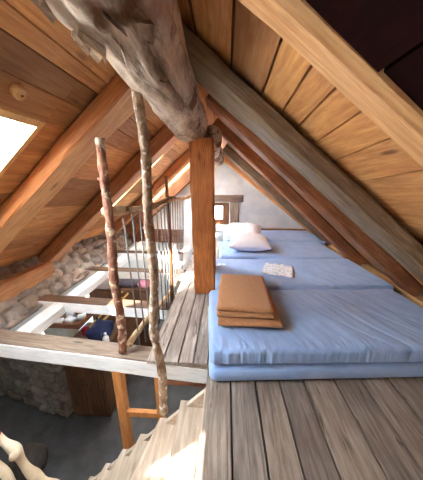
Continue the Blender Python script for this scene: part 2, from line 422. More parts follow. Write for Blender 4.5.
# ---------------------------------------------------------------- ridge log
def log_rad(y):
    r = .187+.01*noise.noise(Vector((0, y*1.7, 3)))
    if y > 2.35: r += .016*min(1, (y-2.35)*6)+.008*math.sin((y-2.35)*48)
    if y > 2.7: r -= (y-2.7)*.35
    return r
ys = [-2.3+i*.05 for i in range(44)]+[-.1+i*.014 for i in range(212)]
mb = MB()
mb.tube([(-.405+.015*math.sin(y*1.6), y, 2.075+.01*math.sin(y*2.3)) for y in ys], [log_rad(y) for y in ys], seg=72, jit=.14, jf=3.2, seed=2)
for i, v in enumerate(mb.v):
    x, y, z = v; ax = Vector((x+.405, 0, z-2.075)).normalized()
    rough = lerp(.016, .006, max(0, min(1, (y-.7)/.8)))
    d = rough*(abs(noise.noise(Vector((x*16, y*3.4, z*16))))*2-.5)+rough*.7*noise.noise(Vector((x*34, y*9, z*34)))
    g = noise.noise(Vector((x*9+y*1.5, y*.9, z*9+4)))
    d -= .014*max(0, 1-abs(g)*14)
    mb.v[i] = (x+ax.x*d, y, z+ax.z*d)
o = mb.build('ridge_log', M['log'], smooth=True)
tag(o, 'massive grey barked ridge log hanging overhead, ending on the post', 'log')
# loose bark flakes and split
fl = MB()
for i in range(16):
    y = .55+random.random()*.7; a = -math.pi/2+random.uniform(-1.1, .9)
    c = Vector((-.405+math.cos(a)*.187, y, 2.075+math.sin(a)*.187)); t = Vector((-math.sin(a), 0, math.cos(a))); nrm = Vector((math.cos(a), 0, math.sin(a)))
    L = random.uniform(.03, .09); W = random.uniform(.006, .018); d = (Vector((0, 1, 0))+t*random.uniform(-.7, .7)).normalized(); e = nrm.cross(d)
    p = [c-d*L/2-e*W/2, c+d*L/2-e*W*.2, c+d*L/2+e*W/2+nrm*.015, c-d*L/2+e*W*.3+nrm*.01]
    fl.hexa([q-nrm*.012 for q in p]+[q+nrm*.008 for q in p])
f = fl.build('bark_flakes', M['log'], parent=None); f.parent = o; f['kind'] = 'stuff'; f['label'] = 'loose curling bark flakes'
mb = MB()
ys = [2.72+i*.1 for i in range(25)]
mb.tube([(-.2+.02*math.sin(y*3), y, 1.93-.02*(y-2.72)) for y in ys], [.13+.01*math.sin(y*7) for y in ys], seg=24, jit=.3, jf=5, seed=5)
tag(mb.build('ridge_log', M['log'], smooth=True), 'thinner rear ridge log seen between the post and the gable', 'log')

# ---------------------------------------------------------------- square post
root = empty('roof_post', (-.25, 2.7, 0), 'square orange-brown timber post holding the ridge log beside the beds', 'post')
o = timber_mb(1.9, .27, .26, jit=.014, n=30, seed=21, wane=.02).build('shaft', M['post'])
me = o.data
for v in me.vertices:      # stand it upright: local z is the long axis
    x, y, z = v.co; v.co = (y+.135, z-.13, x)
o.parent = root; root.rotation_euler.y = -.018
# ---------------------------------------------------------------- loft floor
def board(mb, x0, x1, y0, y1, z, th=.03, g=.007, **k):
    mb.hexa([(x0+.004, y0, z-th), (x1-.004, y0, z-th), (x1-.004, y1, z-th), (x0+.004, y1, z-th),
             (x0+g, y0+.002, z), (x1-g, y0+.002, z), (x1-g, y1-.002, z), (x0+g, y1-.002, z)], **k)
mb = MB()
fx = [-.125, .06, .245, .425, .605, .84, 1.04, 1.25, 1.46, 1.68, 1.9, 2.2, 2.5]
ft = [(1.0, .96, .92), (.8, .79, .79), (.98, .92, .86), (.84, .81, .79), (1.08, 1.02, .96), (.92, .89, .85), (1.02, .98, .93)]
for i, (a, b) in enumerate(zip(fx, fx[1:])):
    board(mb, a, b, YN, 2.1+.4*(i % 3), 0, tint=ft[i % 7]); board(mb, a, b, 2.1+.4*(i % 3), YF, 0, tint=ft[(i+3) % 7])
px = [-.64, -.5, -.37, -.245, -.125]
for i, (a, b) in enumerate(zip(px, px[1:])):
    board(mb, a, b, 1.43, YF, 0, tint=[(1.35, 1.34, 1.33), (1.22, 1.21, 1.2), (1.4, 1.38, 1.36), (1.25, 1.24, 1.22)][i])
mb.box((-.12, YN, -.07), (2.5, YF, -.032), tint=(.25, .23, .22)); mb.box((-.63, 1.62, -.07), (-.13, YF, -.032), tint=(.25, .23, .22))
struct(mb.build('floor', M['floor']))
mb = MB(); 
mb.box((-2.9, YN, -.2), (-.125, -.2, 0), tint=(1, 1, 1))
mb.box((-2.9, YN, -2.25), (-2.85, -.2, -.2), tint=(1, 1, 1))
struct(mb.build('floor_landing', M['floor']))
o = timber('edge_joist', (-.64, 1.62, -.19), (-.64, 5.15, -.19), .1, .155, M['driftx'], ydir=(-1, 0, 0), seed=31)
tag(o, 'grey joist under the railing along the walkway edge', 'joist')
# lower floor and walls
def slabs():
    mb = MB(); y = -1.
    while y < 6:
        x = -4.5
        while x < 1.5:
            mb.hexa([(x+.004, y+.004, -2.24), (x+.596, y+.004, -2.24), (x+.596, y+.596, -2.24), (x+.004, y+.596, -2.24),
                     (x+.006, y+.006, -2.2), (x+.594, y+.006, -2.2), (x+.594, y+.594, -2.2), (x+.006, y+.594, -2.2)], tint=(1, 1, 1))
            x += .6
        y += .6
    mb.box((-4.5, -1, -2.3), (2.5, 6, -2.205))
    return mb
struct(slabs().build('floor_lower', M['slate']))
mb = MB(); mb.box((2.3, -1, -2.25), (2.4, 5.4, -.2)); mb.box((-4.5, -1.1, -2.25), (2.4, -1, -.03)); struct(mb.build('wall_right', M['plaster']))

# gable wall with a window opening, widened unseen behind the post for daylight
mb = MB()
WX0, WX1, WZ0, WZ1 = -.7, .09, .40, .935
def top(x): return (zl(x, 5.2) if x < -.17 else zr(x, 5.2))+.17
for x0, x1 in ((-3., -1.6), (-1.6, WX0), (WX1, .8), (.8, 1.6), (1.6, 2.6)):
    mb.hexa([(x0, 5.16, -2.25), (x1, 5.16, -2.25), (x1, 5.5, -2.25), (x0, 5.5, -2.25), (x0, 5.16, top(x0)), (x1, 5.16, top(x1)), (x1, 5.5, top(x1)), (x0, 5.5, top(x0))])
mb.box((WX0, 5.16, -2.25), (WX1, 5.5, WZ0))
mb.hexa([(WX0, 5.16, WZ1), (-.17, 5.16, WZ1), (-.17, 5.5, WZ1), (WX0, 5.5, WZ1), (WX0, 5.16, top(WX0)), (-.17, 5.16, top(-.17)), (-.17, 5.5, top(-.17)), (WX0, 5.5, top(WX0))])
mb.hexa([(-.17, 5.16, WZ1), (WX1, 5.16, WZ1), (WX1, 5.5, WZ1), (-.17, 5.5, WZ1), (-.17, 5.16, top(-.17)), (WX1, 5.16, top(WX1)), (WX1, 5.5, top(WX1)), (-.17, 5.5, top(-.17))])
struct(mb.build('wall_back', M['plaster']))
# window in the gable
mb = MB(); fy0, fy1 = 5.24, 5.3
mb.box((WX0, fy0, WZ0), (WX0+.07, fy1, WZ1)); mb.box((WX1-.16, fy0, WZ0), (WX1, fy1, WZ1))
w2 = struct(mb.build('window_2', M['brownz']))
mb = MB(); mb.box((WX0+.07, fy0, WZ0), (WX1-.16, fy1, WZ0+.13)); mb.box((WX0+.07, fy0, WZ1-.09), (WX1-.16, fy1, WZ1))
mb.build('window_rail', M['brown']).parent = w2
mb = MB(); mb.box((WX0+.07, 5.262, WZ0+.13), (WX1-.16, 5.27, WZ1-.09)); mb.build('window_pane', M['glass']).parent = w2
tag(timber('trim_1', (-.8, 5.2, .955), (.41, 5.2, .955), .1, .165, M['driftx'], seed=41), kind='structure')
mb = timber_mb(.62, .1, .22, jit=.012, n=12, seed=42)
o = mb.build('trim_2', M['driftz'])
for v in o.data.vertices: x, y, z = v.co; v.co = (z+.105, y+5.2, x+.335)
struct(o)
mb = MB(); mb.box((-.5, 5.06, .29), (.3, 5.2, .335)); struct(mb.build('trim_3', M['white']))
mb = MB(); mb.box((.3, 5.13, .27), (2.1, 5.17, .335)); struct(mb.build('baseboard_back', M['rafter_brown']))
o = timber('plank', (-2.6, 5.16, -.06), (-.75, 5.16, -.06), .05, .34, M['brown'], seed=43)
tag(o, 'wide brown plank fixed across the gable wall behind the railing', 'plank')
o = timber('wall_plate', (2.02, -.5, 0), (2.02, 5.1, 0), .12, .24, M['lightpine'], ydir=(1, 0, 0), seed=44)
tag(o, 'light pine wall plate under the right eaves past the beds', 'timber')
o.location.x = 2.03
mb = MB(); mb.box((2.35, YN, 0), (2.5, 5.2, .5)); struct(mb.build('wall_eaves', M['plaster']))

# ---------------------------------------------------------------- rubble masonry
def masonry(name, orig, U, V, Nn, lu, lv, cell, depth, seed, mat, res=.02, tc=None, thick=.25, topfn=None, tone=1.):
    rng = np.random.default_rng(seed)
    nu, nv = int(lu/res)+1, int(lv/res)+1
    us, vs_ = np.linspace(0, lu, nu), np.linspace(0, lv, nv)
    seeds = []
    r = 0; y = -cell
    while y < lv+cell:
        x = -cell-(r % 2)*cell*.7
        hgt = cell*rng.uniform(.55, .85)
        while x < lu+cell:
            wd = cell*rng.uniform(.7, 1.7); seeds.append((x+wd/2, y+hgt/2+rng.uniform(-.1, .1)*cell)); x += wd
        y += hgt; r += 1
    S = np.array(seeds); tn = rng.uniform(.62, 1.12, len(S)); hh = rng.uniform(.3, 1, len(S)); warm = rng.uniform(-.06, .06, len(S))
    orig, U, V, Nn = map(np.array, (orig, U, V, Nn)); verts = []; cols = []
    for j, v in enumerate(vs_):
        for i, u in enumerate(us):
            uu = u+.03*noise.noise(Vector((u*9, v*9, seed))); vv = v+.03*noise.noise(Vector((u*9, v*9, seed+5.5)))
            d = np.hypot((S[:, 0]-uu)*.8, (S[:, 1]-vv)*1.15); a = np.argpartition(d, 2)[:2]
            a = a[np.argsort(d[a])]; e = d[a[1]]-d[a[0]]
            k = min(1., e/(cell*.22)); prof = k*(2-k)
            hgt = depth*(prof*(.45+.55*hh[a[0]]))+.012*noise.noise(Vector((u*22, v*22, 1)))+.02*prof*noise.noise(Vector((u*7, v*7, seed+2)))
            t = tn[a[0]] if k > .35 else .55+.1*k
            cols.append((t*(1+warm[a[0]]), t, t*(1-warm[a[0]])))
            vtop = v if topfn is None else min(v, topfn(u))
            verts.append(tuple(orig+U*u+V*vtop+Nn*hgt))
    mb = MB()
    n0 = len(verts)
    fs = [(j*nu+i, j*nu+i+1, (j+1)*nu+i+1, (j+1)*nu+i) for j in range(nv-1) for i in range(nu-1)]
    # closing border + back
    border = [i for i in range(nu)]+[j*nu+nu-1 for j in range(1, nv)]+[(nv-1)*nu+i for i in range(nu-2, -1, -1)]+[j*nu for j in range(nv-2, 0, -1)]
    back = []
    for b in border:
        i, j = b % nu, b//nu; back.append(len(verts))
        vtop = vs_[j] if topfn is None else min(vs_[j], topfn(us[i]))
        verts.append(tuple(orig+U*us[i]+V*vtop-Nn*thick)); cols.append(cols[b])
    m = len(border)
    for q in range(m): fs.append((border[q], back[q], back[(q+1) % m], border[(q+1) % m]))
    fs.append(tuple(back))
    mb.add(verts, fs)
    o = mb.build(name, mat, smooth=True)
    ca = o.data.attributes['tint']
    for p in o.data.polygons:
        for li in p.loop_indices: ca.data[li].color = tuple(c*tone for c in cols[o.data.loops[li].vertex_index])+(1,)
    return o
w = masonry('wall_left', (-2.34, -1.0, -.12), (0, 1, 0), (-.6, 0, .8), (.8, 0, .6), 6.2, 1.0, .2, .1, 3, M['stone'], res=.026, topfn=lambda u: (pw(TL, u-1.)[0]-2*pw(TL, u-1.)[1]+dz(u-1.)+.12)/(.8+.6*pw(TL, u-1.)[1])+.03)
struct(w)
mb = MB(); mb.box((-4.5, -1, -2.25), (-4.35, 5.4, -.2)); mb.box((-4.5, -1, -.3), (-2.5, 5.4, -.22))
struct(mb.build('wall_lower', M['plaster']))
o = timber('wall_plate', (-2.8, YN+.1, .13), (-2.8, 2.75, .11), .16, .22, M['rafter_red'], ydir=(-1, 0, 0), seed=51)
o.location.x = -2.62
tag(o, 'reddish brown timber lying along the stone wall under the left rafters', 'timber')

# ---------------------------------------------------------------- white beams over the room below
def white_beam(label, A, B, w, h, seed, topmat):
    A = Vector(A); root = empty('beam', ((A+Vector(B))/2)-Vector((0, 0, h)), label, 'beam', 'whitewashed beams over the lower room')
    A2 = A-Vector((0, 0, h)); B2 = Vector(B)-Vector((0, 0, h))
    timber('beam_body', A2, B2, w, h-.012, M['white'], seed=seed, parent=root, jit=.005, wane=.006, ydir=(0, 1, 0))
    A3 = A-Vector((0, 0, .013)); B3 = Vector(B)-Vector((0, 0, .013))
    o = timber('bare_top', A3, B3, w-.004, .013, topmat, seed=seed+1, parent=root, jit=.002, wane=.003); o['label'] = 'bare brown top face'
    return root
white_beam('long white-faced beam at the front, running from the floor edge across the stairwell', (-2.42, 1.745, -.005), (-.12, 1.585, -.035), .17, .165, 61, M['driftx'])
white_beam('second white beam, behind the front one, meeting the stone wall', (-2.42, 2.42, 0), (-.64, 2.32, 0), .15, .14, 63, M['browny2'])
white_beam('third white beam, beyond the second, under the railing', (-2.42, 3.38, 0), (-.64, 3.34, 0), .15, .14, 65, M['browny2'])
white_beam('farthest white beam, below the gable plank', (-2.42, 4.28, 0), (-.64, 4.28, 0), .15, .17, 67, M['browny2'])
o = timber('ledger', (-2.3, 1.74, -.17), (-2.3, 5.1, -.17), .16, .14, M['white'], ydir=(-1, 0, 0), seed=69, jit=.006)
o.location.x = -2.14
tag(o, 'white ledger beam lying along the foot of the stone wall', 'beam')

# ---------------------------------------------------------------- railing
def spline(pts, n):
    pts = [Vector(p) for p in pts]; out = []
    P = [pts[0]*2-pts[1]]+pts+[pts[-1]*2-pts[-2]]
    for i in range(1, len(P)-2):
        for k in range(n):
            t = k/n; a, b, c, d = P[i-1], P[i], P[i+1], P[i+2]
            out.append(.5*((2*b)+(c-a)*t+(2*a-5*b+4*c-d)*t*t+(3*b-a-3*c+d)*t**3))
    out.append(pts[-1]); return out
root = empty('railing', (-.66, 3.0, 0), 'walkway railing of a crooked branch rail over thin upright rods', 'railing')
rp = spline([(-.87, 1.5, 1.235), (-.72, 1.95, 1.21), (-.64, 2.5, 1.24), (-.6, 3.1, 1.2), (-.6, 3.7, 1.19), (-.58, 4.4, 1.2)], 8)
mb = MB(); mb.tube(rp, [.032+.006*math.sin(i*.9)-.0002*i for i in range(len(rp))], seg=12, jit=.25, jf=14)
mb.build('handrail', M['branch'], parent=root, smooth=True)
def rail_at(y):
    for a, b in zip(rp, rp[1:]):
        if a.y <= y <= b.y: return a.lerp(b, (y-a.y)/(b.y-a.y))
    return rp[-1]
y = 1.66; i = 0
while y < 4.38:
    t = rail_at(y); bx = min(-.675, t.x+.0) if y > 2.2 else lerp(-.80, -.675, min(1, (y-1.6)/.6))
    mb = MB(); mb.tube([(bx, y, -.09), (lerp(bx, t.x, .5), y, .55), (t.x, y, t.z)], .0075, seg=6)
    mb.build('rod', M['steel'] if y < 3.2 else M['sunlit_rod'], parent=root, smooth=True)  # far rods go near-white, putting the sunlight on them into the colour
    y += .092; i += 1
mb = MB(); mb.tube([(-.655, 2.42, -.09), (-.65, 2.42, .7), (-.655, 2.42, 1.5)], [.02, .019, .018], seg=8)
mb.build('upright_post', M['rafter_brown'], parent=root, smooth=True)
cp = spline([(-.83, 1.52, .06), (-.79, 1.75, .09), (-.73, 2.05, .10), (-.70, 2.5, .05), (-.69, 3.0, .03)], 6)
mb = MB(); mb.tube(cp, [.03-.0004*i for i in range(len(cp))], seg=10, jit=.25, jf=14); mb.build('bottom_branch', M['branch'], parent=root, smooth=True)

def pole(label, pts, radii, mat, seed, knots):
    P = spline(pts, 10); n = len(P)
    root = empty('bark_pole', P[0], label, 'pole', 'upright bark-covered poles by the stairwell')
    mb = MB(); mb.tube(P, [lerp(radii[0], radii[1], i/(n-1))*(1+.06*math.sin(i*1.3+seed)) for i in range(n)], seg=16, jit=.25, jf=16, seed=seed)
    mb.build('trunk', mat, parent=root, smooth=True)
    for k, (t, ang) in enumerate(knots):
        p = P[int(t*(n-1))]; d = Vector((math.cos(ang), math.sin(ang), .35)).normalized()
        r = lerp(radii[0], radii[1], t)
        mb = MB(); mb.tube([p, p+d*r*1.0, p+d*(r*1.45)], [r*.5, r*.4, r*.28], seg=8, jit=.3, jf=20)
        mb.build('branch_stub', mat, parent=root, smooth=True)
    return root
pole('reddish bark pole standing on the front white beam at the railing end', [(-.885, 1.53, 0.0), (-.862, 1.52, .3), (-.875, 1.52, .7), (-.845, 1.51, 1.1), (-.84, 1.5, 1.45), (-.835, 1.5, 1.72)], (.038, .028), M['cherry'], 1, [(.55, 2.6), (.3, 5.5), (.8, 3.4)])
pole('taller grey bark pole with pale lichen, from stair edge to ridge log', [(-.485, 1.32, -.4), (-.475, 1.325, 0), (-.515, 1.33, .4), (-.48, 1.33, .8), (-.485, 1.32, 1.2), (-.47, 1.32, 1.6), (-.50, 1.33, 1.93)], (.034, .027), M['birch'], 2, [(.75, .5), (.5, 3.0), (.9, 2.2)])

# ---------------------------------------------------------------- staircase
root = empty('staircase', (-1., .8, -2.2), 'pale wooden staircase descending left below the floor edge, sun on its treads', 'staircase')
YFAR, YNEAR = 1.255, .3
def nose(k):
    xf = -.125-.178*k
    return xf, xf-(0 if k == 0 else (-.01 if k == 1 else .2))
for k in range(1, 11):
    (a, an), (b, bn) = nose(k-1), nose(k); z = -.2*k
    mb = MB(); t = random.choice([(1, 1, 1), (.93, .92, .9), (1.04, 1.02, 1)])
    yj = YFAR+.02
    c = [(b-.02, yj, z-.035), (a+.01, yj, z-.035), (an+.01, YNEAR, z-.035), (bn-.02, YNEAR, z-.035)]
    mb.hexa(c+[(p[0], p[1], z) for p in c], tint=t)
    mb.build('tread', M['stair'], parent=root, bevel=.005)
    mb = MB(); c = [(a-.005, YFAR, z), (a+.012, YFAR, z), (an+.012, YNEAR, z), (an-.005, YNEAR, z)]
    mb.hexa(c+[(p[0], p[1], z+.165) for p in c]); mb.build('riser', M['stair'], parent=root)
mb = MB()
def strx(z): return -.125-.178*(-z/.2)
pts = [(-.10, -.03), (-.13, -.03)]
A0 = (-.125, -.04); A1 = (-.125-.178*10, -2.04)
mb.hexa([(A0[0], YFAR-.03, A0[1]-.32), (A0[0], YFAR+.0, A0[1]-.32), (A1[0]+.0, YFAR, -2.2), (A1[0], YFAR-.03, -2.2),
         (A0[0], YFAR-.03, A0[1]), (A0[0], YFAR, A0[1]), (A1[0]-.05, YFAR, A1[1]), (A1[0]-.05, YFAR-.03, A1[1])])
mb.build('stringer', M['stair'], parent=root)
for k in range(0, 10):   # sawtooth filler under every tread on the far side
    (a, _), (b, _) = nose(k), nose(k+1); z = -.2*(k+1)
    mb.__init__() if False else None
# ---------------------------------------------------------------- open frame under the beam
root = empty('support_frame', (-.72, 1.5, -2.2), 'pine post-and-rail frame under the right end of the white beam', 'frame')
mb = MB(); mb.box((-.985, 1.47, -2.2), (-.905, 1.55, -.18)); mb.build('upright', M['stand'], parent=root, bevel=.005)
mb = MB(); mb.box((-.605, 1.47, -2.2), (-.545, 1.53, -.21)); mb.build('upright', M['stand'], parent=root, bevel=.005)
mb = MB(); mb.box((-.905, 1.48, -.72), (-.605, 1.52, -.66)); mb.build('rail', M['stand'], parent=root, bevel=.004)
o = timber('brace', (-.52, 1.53, -.26), (-.13, 1.53, -.27), .1, .06, M['brown'], seed=71)
tag(o, 'short brown timber under the white beam beside the top stair', 'timber')

# ---------------------------------------------------------------- room below
def cabinet():
    x0, x1, y0, y1, z0, z1 = -2.35, -1.76, 2.42, 3.1, -2.2, -.97
    root = empty('cabinet', ((x0+x1)/2, (y0+y1)/2, z0), 'old brown wooden cabinet standing in the shade below the beams', 'cabinet')
    mb = MB(); mb.box((x0, y0+.02, z0+.05), (x1, y1, z1)); mb.box((x0+.02, y0+.04, z0), (x1-.02, y1-.02, z0+.05)); mb.build('body', M['cabinet'], parent=root, bevel=.006)
    mb = MB(); mb.box((x0-.03, y0-.02, z1), (x1+.03, y1+.02, z1+.03)); mb.build('top', M['cabinet'], parent=root, bevel=.008)
    for a, b in ((x0+.02, (x0+x1)/2-.005), ((x0+x1)/2+.005, x1-.02)):
        mb = MB(); mb.box((a, y0, z0+.09), (b, y0+.02, z1-.03))
        d = mb.build('door', M['cabinet'], parent=root, bevel=.004)
        mb = MB(); mb.box((a+.05, y0-.008, z0+.15), (b-.05, y0+.004, z1-.09), tint=(.8, .78, .76)); p = mb.build('panel', M['cabinet'], bevel=.006); p.parent = d; p.matrix_parent_inverse = d.matrix_world.inverted() if False else Matrix.Translation(-Vector(root.location)) @ Matrix.Translation(Vector(root.location))
        kx = b-.03 if b < (x0+x1)/2 else a+.03
        mb = MB(); mb.tube([(kx, y0+.005, -1.5), (kx, y0-.02, -1.5)], [.01, .016], seg=10); h = mb.build('handle', M['dark'], smooth=True); h.parent = d
cabinet()
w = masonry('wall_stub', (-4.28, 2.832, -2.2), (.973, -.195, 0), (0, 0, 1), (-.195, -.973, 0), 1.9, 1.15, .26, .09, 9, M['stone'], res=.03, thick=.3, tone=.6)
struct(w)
# things on top
def bottle(label, loc, r, h, mat, cap):
    root = empty('bottle', loc, label, 'bottle')
    mb = MB(); mb.tube([(loc[0], loc[1], loc[2]+h*t) for t in (0, .02, .6, .72, .8)], [r*.9, r, r, r*.6, r*.36], seg=14); mb.build('body', mat, parent=root, smooth=True)
    mb = MB(); mb.tube([(loc[0], loc[1], loc[2]+h*t) for t in (.8, .98, 1)], [r*.42, r*.42, r*.36], seg=12); mb.build('cap', cap, parent=root, smooth=True)
T = -.94
bottle('white bottle standing on the cabinet behind the front beam', (-1.76, 2.62, T), .045, .2, M['whiteplastic'], M['whiteplastic'])
bottle('green bottle among the clutter on the cabinet', (-2.08, 2.95, T), .035, .24, M['green'], M['dark'])
root = empty('basket', (-2.5, 2.95, T-.1), 'brown tray of white packets by the stone wall below', 'tray')
for a, b in (((-2.8, 2.75, -.8), (-2.25, 3.1, -.78)), ((-2.8, 2.75, -.78), (-2.25, 2.77, -.72)), ((-2.8, 3.08, -.78), (-2.25, 3.1, -.72)), ((-2.8, 2.77, -.78), (-2.78, 3.08, -.72)), ((-2.27, 2.77, -.78), (-2.25, 3.08, -.72))):
    mb = MB(); mb.box(a, b); mb.build('side' if a[2] > -.79 else 'base', M['brown'], parent=root)
for i, (x, y, rz, s, lab) in enumerate([(-2.68, 2.86, .3, (.14, .1, .05), 'leftmost white packet in the brown tray'), (-2.5, 2.9, -.2, (.16, .1, .06), 'middle white packet in the brown tray'), (-2.36, 2.98, .5, (.13, .1, .07), 'right-hand white packet in the brown tray'), (-2.58, 3.02, .1, (.12, .08, .09), 'rear white packet in the brown tray')]):
    mb = rbox_mb(s, .015, (6, 5, 3), fn=lambda q, p: q+Vector((0, 0, .006*noise.noise(q*30))))
    o = mb.build('packet', M['whiteplastic'], smooth=True, loc=(x, y, -.778+s[2]/2)); o.rotation_euler.z = rz
    tag(o, lab, 'packet', 'white packets in the tray')
mb = rbox_mb((.5, .3, .24), .1, (14, 10, 8), fn=lambda q, p: q*(1+.12*noise.noise(q*6)))
o = mb.build('sack', M['sack'], smooth=True, loc=(-2.66, 2.9, -.925))
tag(o, 'pale rounded sack under the brown tray below the beams', 'sack')
mb = rbox_mb((.3, .34, .2), .07, (14, 12, 6), fn=lambda q, p: q*(1+.18*noise.noise(q*7)))
o = mb.build('jacket', M['navy'], smooth=True, loc=(-1.93, 2.78, T+.1)); tag(o, 'dark navy bundled jacket on the cabinet', 'jacket')
root = empty('rack', (-2.05, 3.2, T), 'light wooden rack leaning above the navy bundle', 'rack')
for a, b in (((-2.25, 3.05, T), (-1.8, 3.35, -.45)), ((-2.12, 2.98, T), (-1.67, 3.28, -.45))):
    mb = MB(); mb.tube([a, b], .018, seg=8); mb.build('rail', M['yellow'], parent=root)
for t in (.15, .38, .61, .84):
    a = Vector((-2.25, 3.05, T)).lerp(Vector((-1.8, 3.35, -.45)), t); b = Vector((-2.12, 2.98, T)).lerp(Vector((-1.67, 3.28, -.45)), t)
    mb = MB(); mb.tube([a, b], .012, seg=8); mb.build('rung', M['yellow'], parent=root)
mb = rbox_mb((.1, .08, .14), .02, (5, 4, 6)); o = mb.build('box', M['red'], smooth=True, loc=(-2.2, 2.8, T+.07)); tag(o, 'small red box on the cabinet by the tray', 'box')
root = empty('dresser', (-2.0, 3.95, -2.2), 'dark wooden dresser standing in the lower room beyond the second beam', 'dresser')
mb = MB(); mb.box((-2.7, 3.7, -2.2), (-1.5, 4.2, -.62)); mb.build('body', M['cabinet'], parent=root, bevel=.01)
for a, b in ((-2.68, -2.11), (-2.09, -1.52)):
    mb = MB(); mb.box((a, 3.68, -2.1), (b, 3.7, -.66)); d = mb.build('door', M['cabinet'], parent=root, bevel=.006)
    mb = MB(); mb.tube([((a+b)/2+.2, 3.685, -1.3), ((a+b)/2+.2, 3.65, -1.3)], [.012, .018], seg=10); mb.build('knob', M['dark'], smooth=True).parent = d
mb = rbox_mb((.55, .3, .24), .1, (14, 9, 7), fn=lambda q, p: q*(1+.16*noise.noise(q*6)))
o = mb.build('bag', M['linen_dark'], smooth=True, loc=(-1.95, 3.9, -.5)); tag(o, 'dark grey bag lying on top of the dark dresser', 'bag')
mb = rbox_mb((.2, .2, .12), .05, (8, 8, 5), fn=lambda q, p: q*(1+.2*noise.noise(q*9)))
o = mb.build('cloth', M['pink'], smooth=True, loc=(-1.62, 3.85, -.56)); tag(o, 'small pink cloth on the right end of the dark dresser', 'cloth')
mb = MB(); mb.box((-2.06, 3.42, -2.2), (-1.99, 3.49, -.0)); o = mb.build('post', M['brownz'], bevel=.004)
tag(o, 'thin brown post just behind the third white beam', 'post')

# peeled branch at the bottom left
root = empty('branch_rail', (-1.6, 1.2, -2.2), 'cream peeled branch with a knot, bottom left beside the stairs', 'branch')
P = spline([(-2.25, 1.3, -.52), (-1.95, 1.24, -.72), (-1.78, 1.2, -.80), (-1.71, 1.19, -.98), (-1.6, 1.18, -1.1), (-1.48, 1.17, -1.16), (-1.36, 1.16, -1.24), (-1.3, 1.15, -1.38)], 8)
mb = MB(); mb.tube(P, [.036+.009*math.sin(i*.5) for i in range(len(P))], seg=14, jit=.3, jf=8); mb.build('main_stem', M['peeled'], parent=root, smooth=True)
mb = MB(); mb.tube([(-1.78, 1.2, -.82), (-1.74, 1.16, -.78), (-1.72, 1.13, -.76)], [.04, .034, .026], seg=12, jit=.2, jf=10); mb.build('knot', M['peeled'], parent=root, smooth=True)
P = spline([(-2.2, 1.2, -.66), (-1.9, 1.14, -.88), (-1.75, 1.1, -1.05), (-1.66, 1.08, -1.3), (-1.62, 1.05, -1.6)], 8)
mb = MB(); mb.tube(P, [.028+.004*math.sin(i*.7) for i in range(len(P))], seg=12, jit=.25, jf=8); mb.build('side_stem', M['peeled'], parent=root, smooth=True)
mb = rbox_mb((.36, .32, .34), .14, (12, 10, 10), fn=lambda q, p: q*(1+.2*noise.noise(q*5)), tint=(.2, .2, .21))
o = mb.build('boulder', M['stone'], smooth=True, loc=(-2.48, 1.76, -2.04)); tag(o, 'rounded dark grey stone on the slate floor behind the peeled branch', 'stone')
mb = rbox_mb((.08, .08, .4), .036, (8, 6, 14), fn=lambda q, p: q+Vector((.02*noise.noise(q*8), .02*noise.noise(q*8+Vector((5, 0, 0))), 0)))
o = mb.build('cloth', M['red'], smooth=True, loc=(-1.915, 1.2, -.46)); tag(o, 'red cloth hanging at the left edge above the peeled branch', 'cloth')

# ---------------------------------------------------------------- beds
def wrinkle(seed, front, L, W, H):
    def fn(q, p):
        x, y, z = q
        a = .006*noise.noise(Vector((x*9+y*3.5, y*1.3-x*.3, seed)))+.004*noise.noise(Vector((x*22+y*7, y*2.2, seed+4)))
        topw = max(0, z/(H/2))
        cr = noise.noise(Vector((x*4.2+y*2.6, y*.55, seed+11.)))
        a -= .012*max(0, 1-abs(cr)*9)*min(1, max(0, .5+noise.noise(Vector((x*1.1, y*1.7, seed+3.)))*2))
        q = Vector((x, y, z+a*topw))
        ed = max(0, 1-(y+W/2)/.16)
        g = noise.noise(Vector((x*22, seed, 2.)))+.8*noise.noise(Vector((x*48, seed, 7.)))
        if front:
            q.z += .009*g*ed*topw
            if p.y <= -W/2+1e-4: q.y += .013*g*(1-abs(z/(H/2))*.4)
        q.z += .012*noise.noise(Vector((x*1.3, y*2., seed+9)))*topw
        return q
    return fn
X0, LN = -.098, 2.05
def mattress(label, y0, z0, h, seed, front, w=.905, dx=0., n=(120, 46, 6), ln=LN, rot=0.):
    mb = rbox_mb((ln, w, h), min(.045, h*.33), n, fn=wrinkle(seed, front, ln, w, h))
    o = mb.build('mattress', M['blue'], smooth=True, loc=(0, 0, 0))
    o.rotation_euler.z = R(rot); q = Matrix.Rotation(R(rot), 3, 'Z') @ Vector((ln/2, w/2, 0)); o.location = (X0+dx+q.x, y0+q.y, z0+h/2)
    return tag(o, label, 'mattress', 'blue mattresses along the loft floor')
a = mattress('smooth lower blue mattress of the front stack, flat on the floor', 1.25, .0, .135, 1, False, n=(40, 20, 4), rot=5.)
b = mattress('wrinkled top blue mattress of the front stack, under the tan blanket', 1.265, .14, .145, 2, True, dx=.0, n=(300, 80, 8), rot=4.5)
c = mattress('second blue mattress from the front, with a patterned white cloth on it', 2.215, 0, .3, 3, True, rot=3.6)
d = mattress('third blue mattress from the front, under the white pillow', 3.19, 0, .305, 4, False, ln=1.95, rot=2.5, dx=.02)
e = mattress('farthest blue mattress, against the gable wall', 4.125, 0, .31, 5, False, w=.94, ln=2.0, dx=.08, rot=1.8)
for p, (x, y) in ((c, (-.06, 2.83)), (c, (.0, 2.83))):
    mb = MB(); mb.box((-.02, -.03, 0), (.02, .03, .004))
    t = mb.build('fabric_tag', M['whiteplastic']); t.parent = p; t.location = (x-(X0+LN/2)+.03, y-(2.2+.4525), .153); t['label'] = 'small white tag'
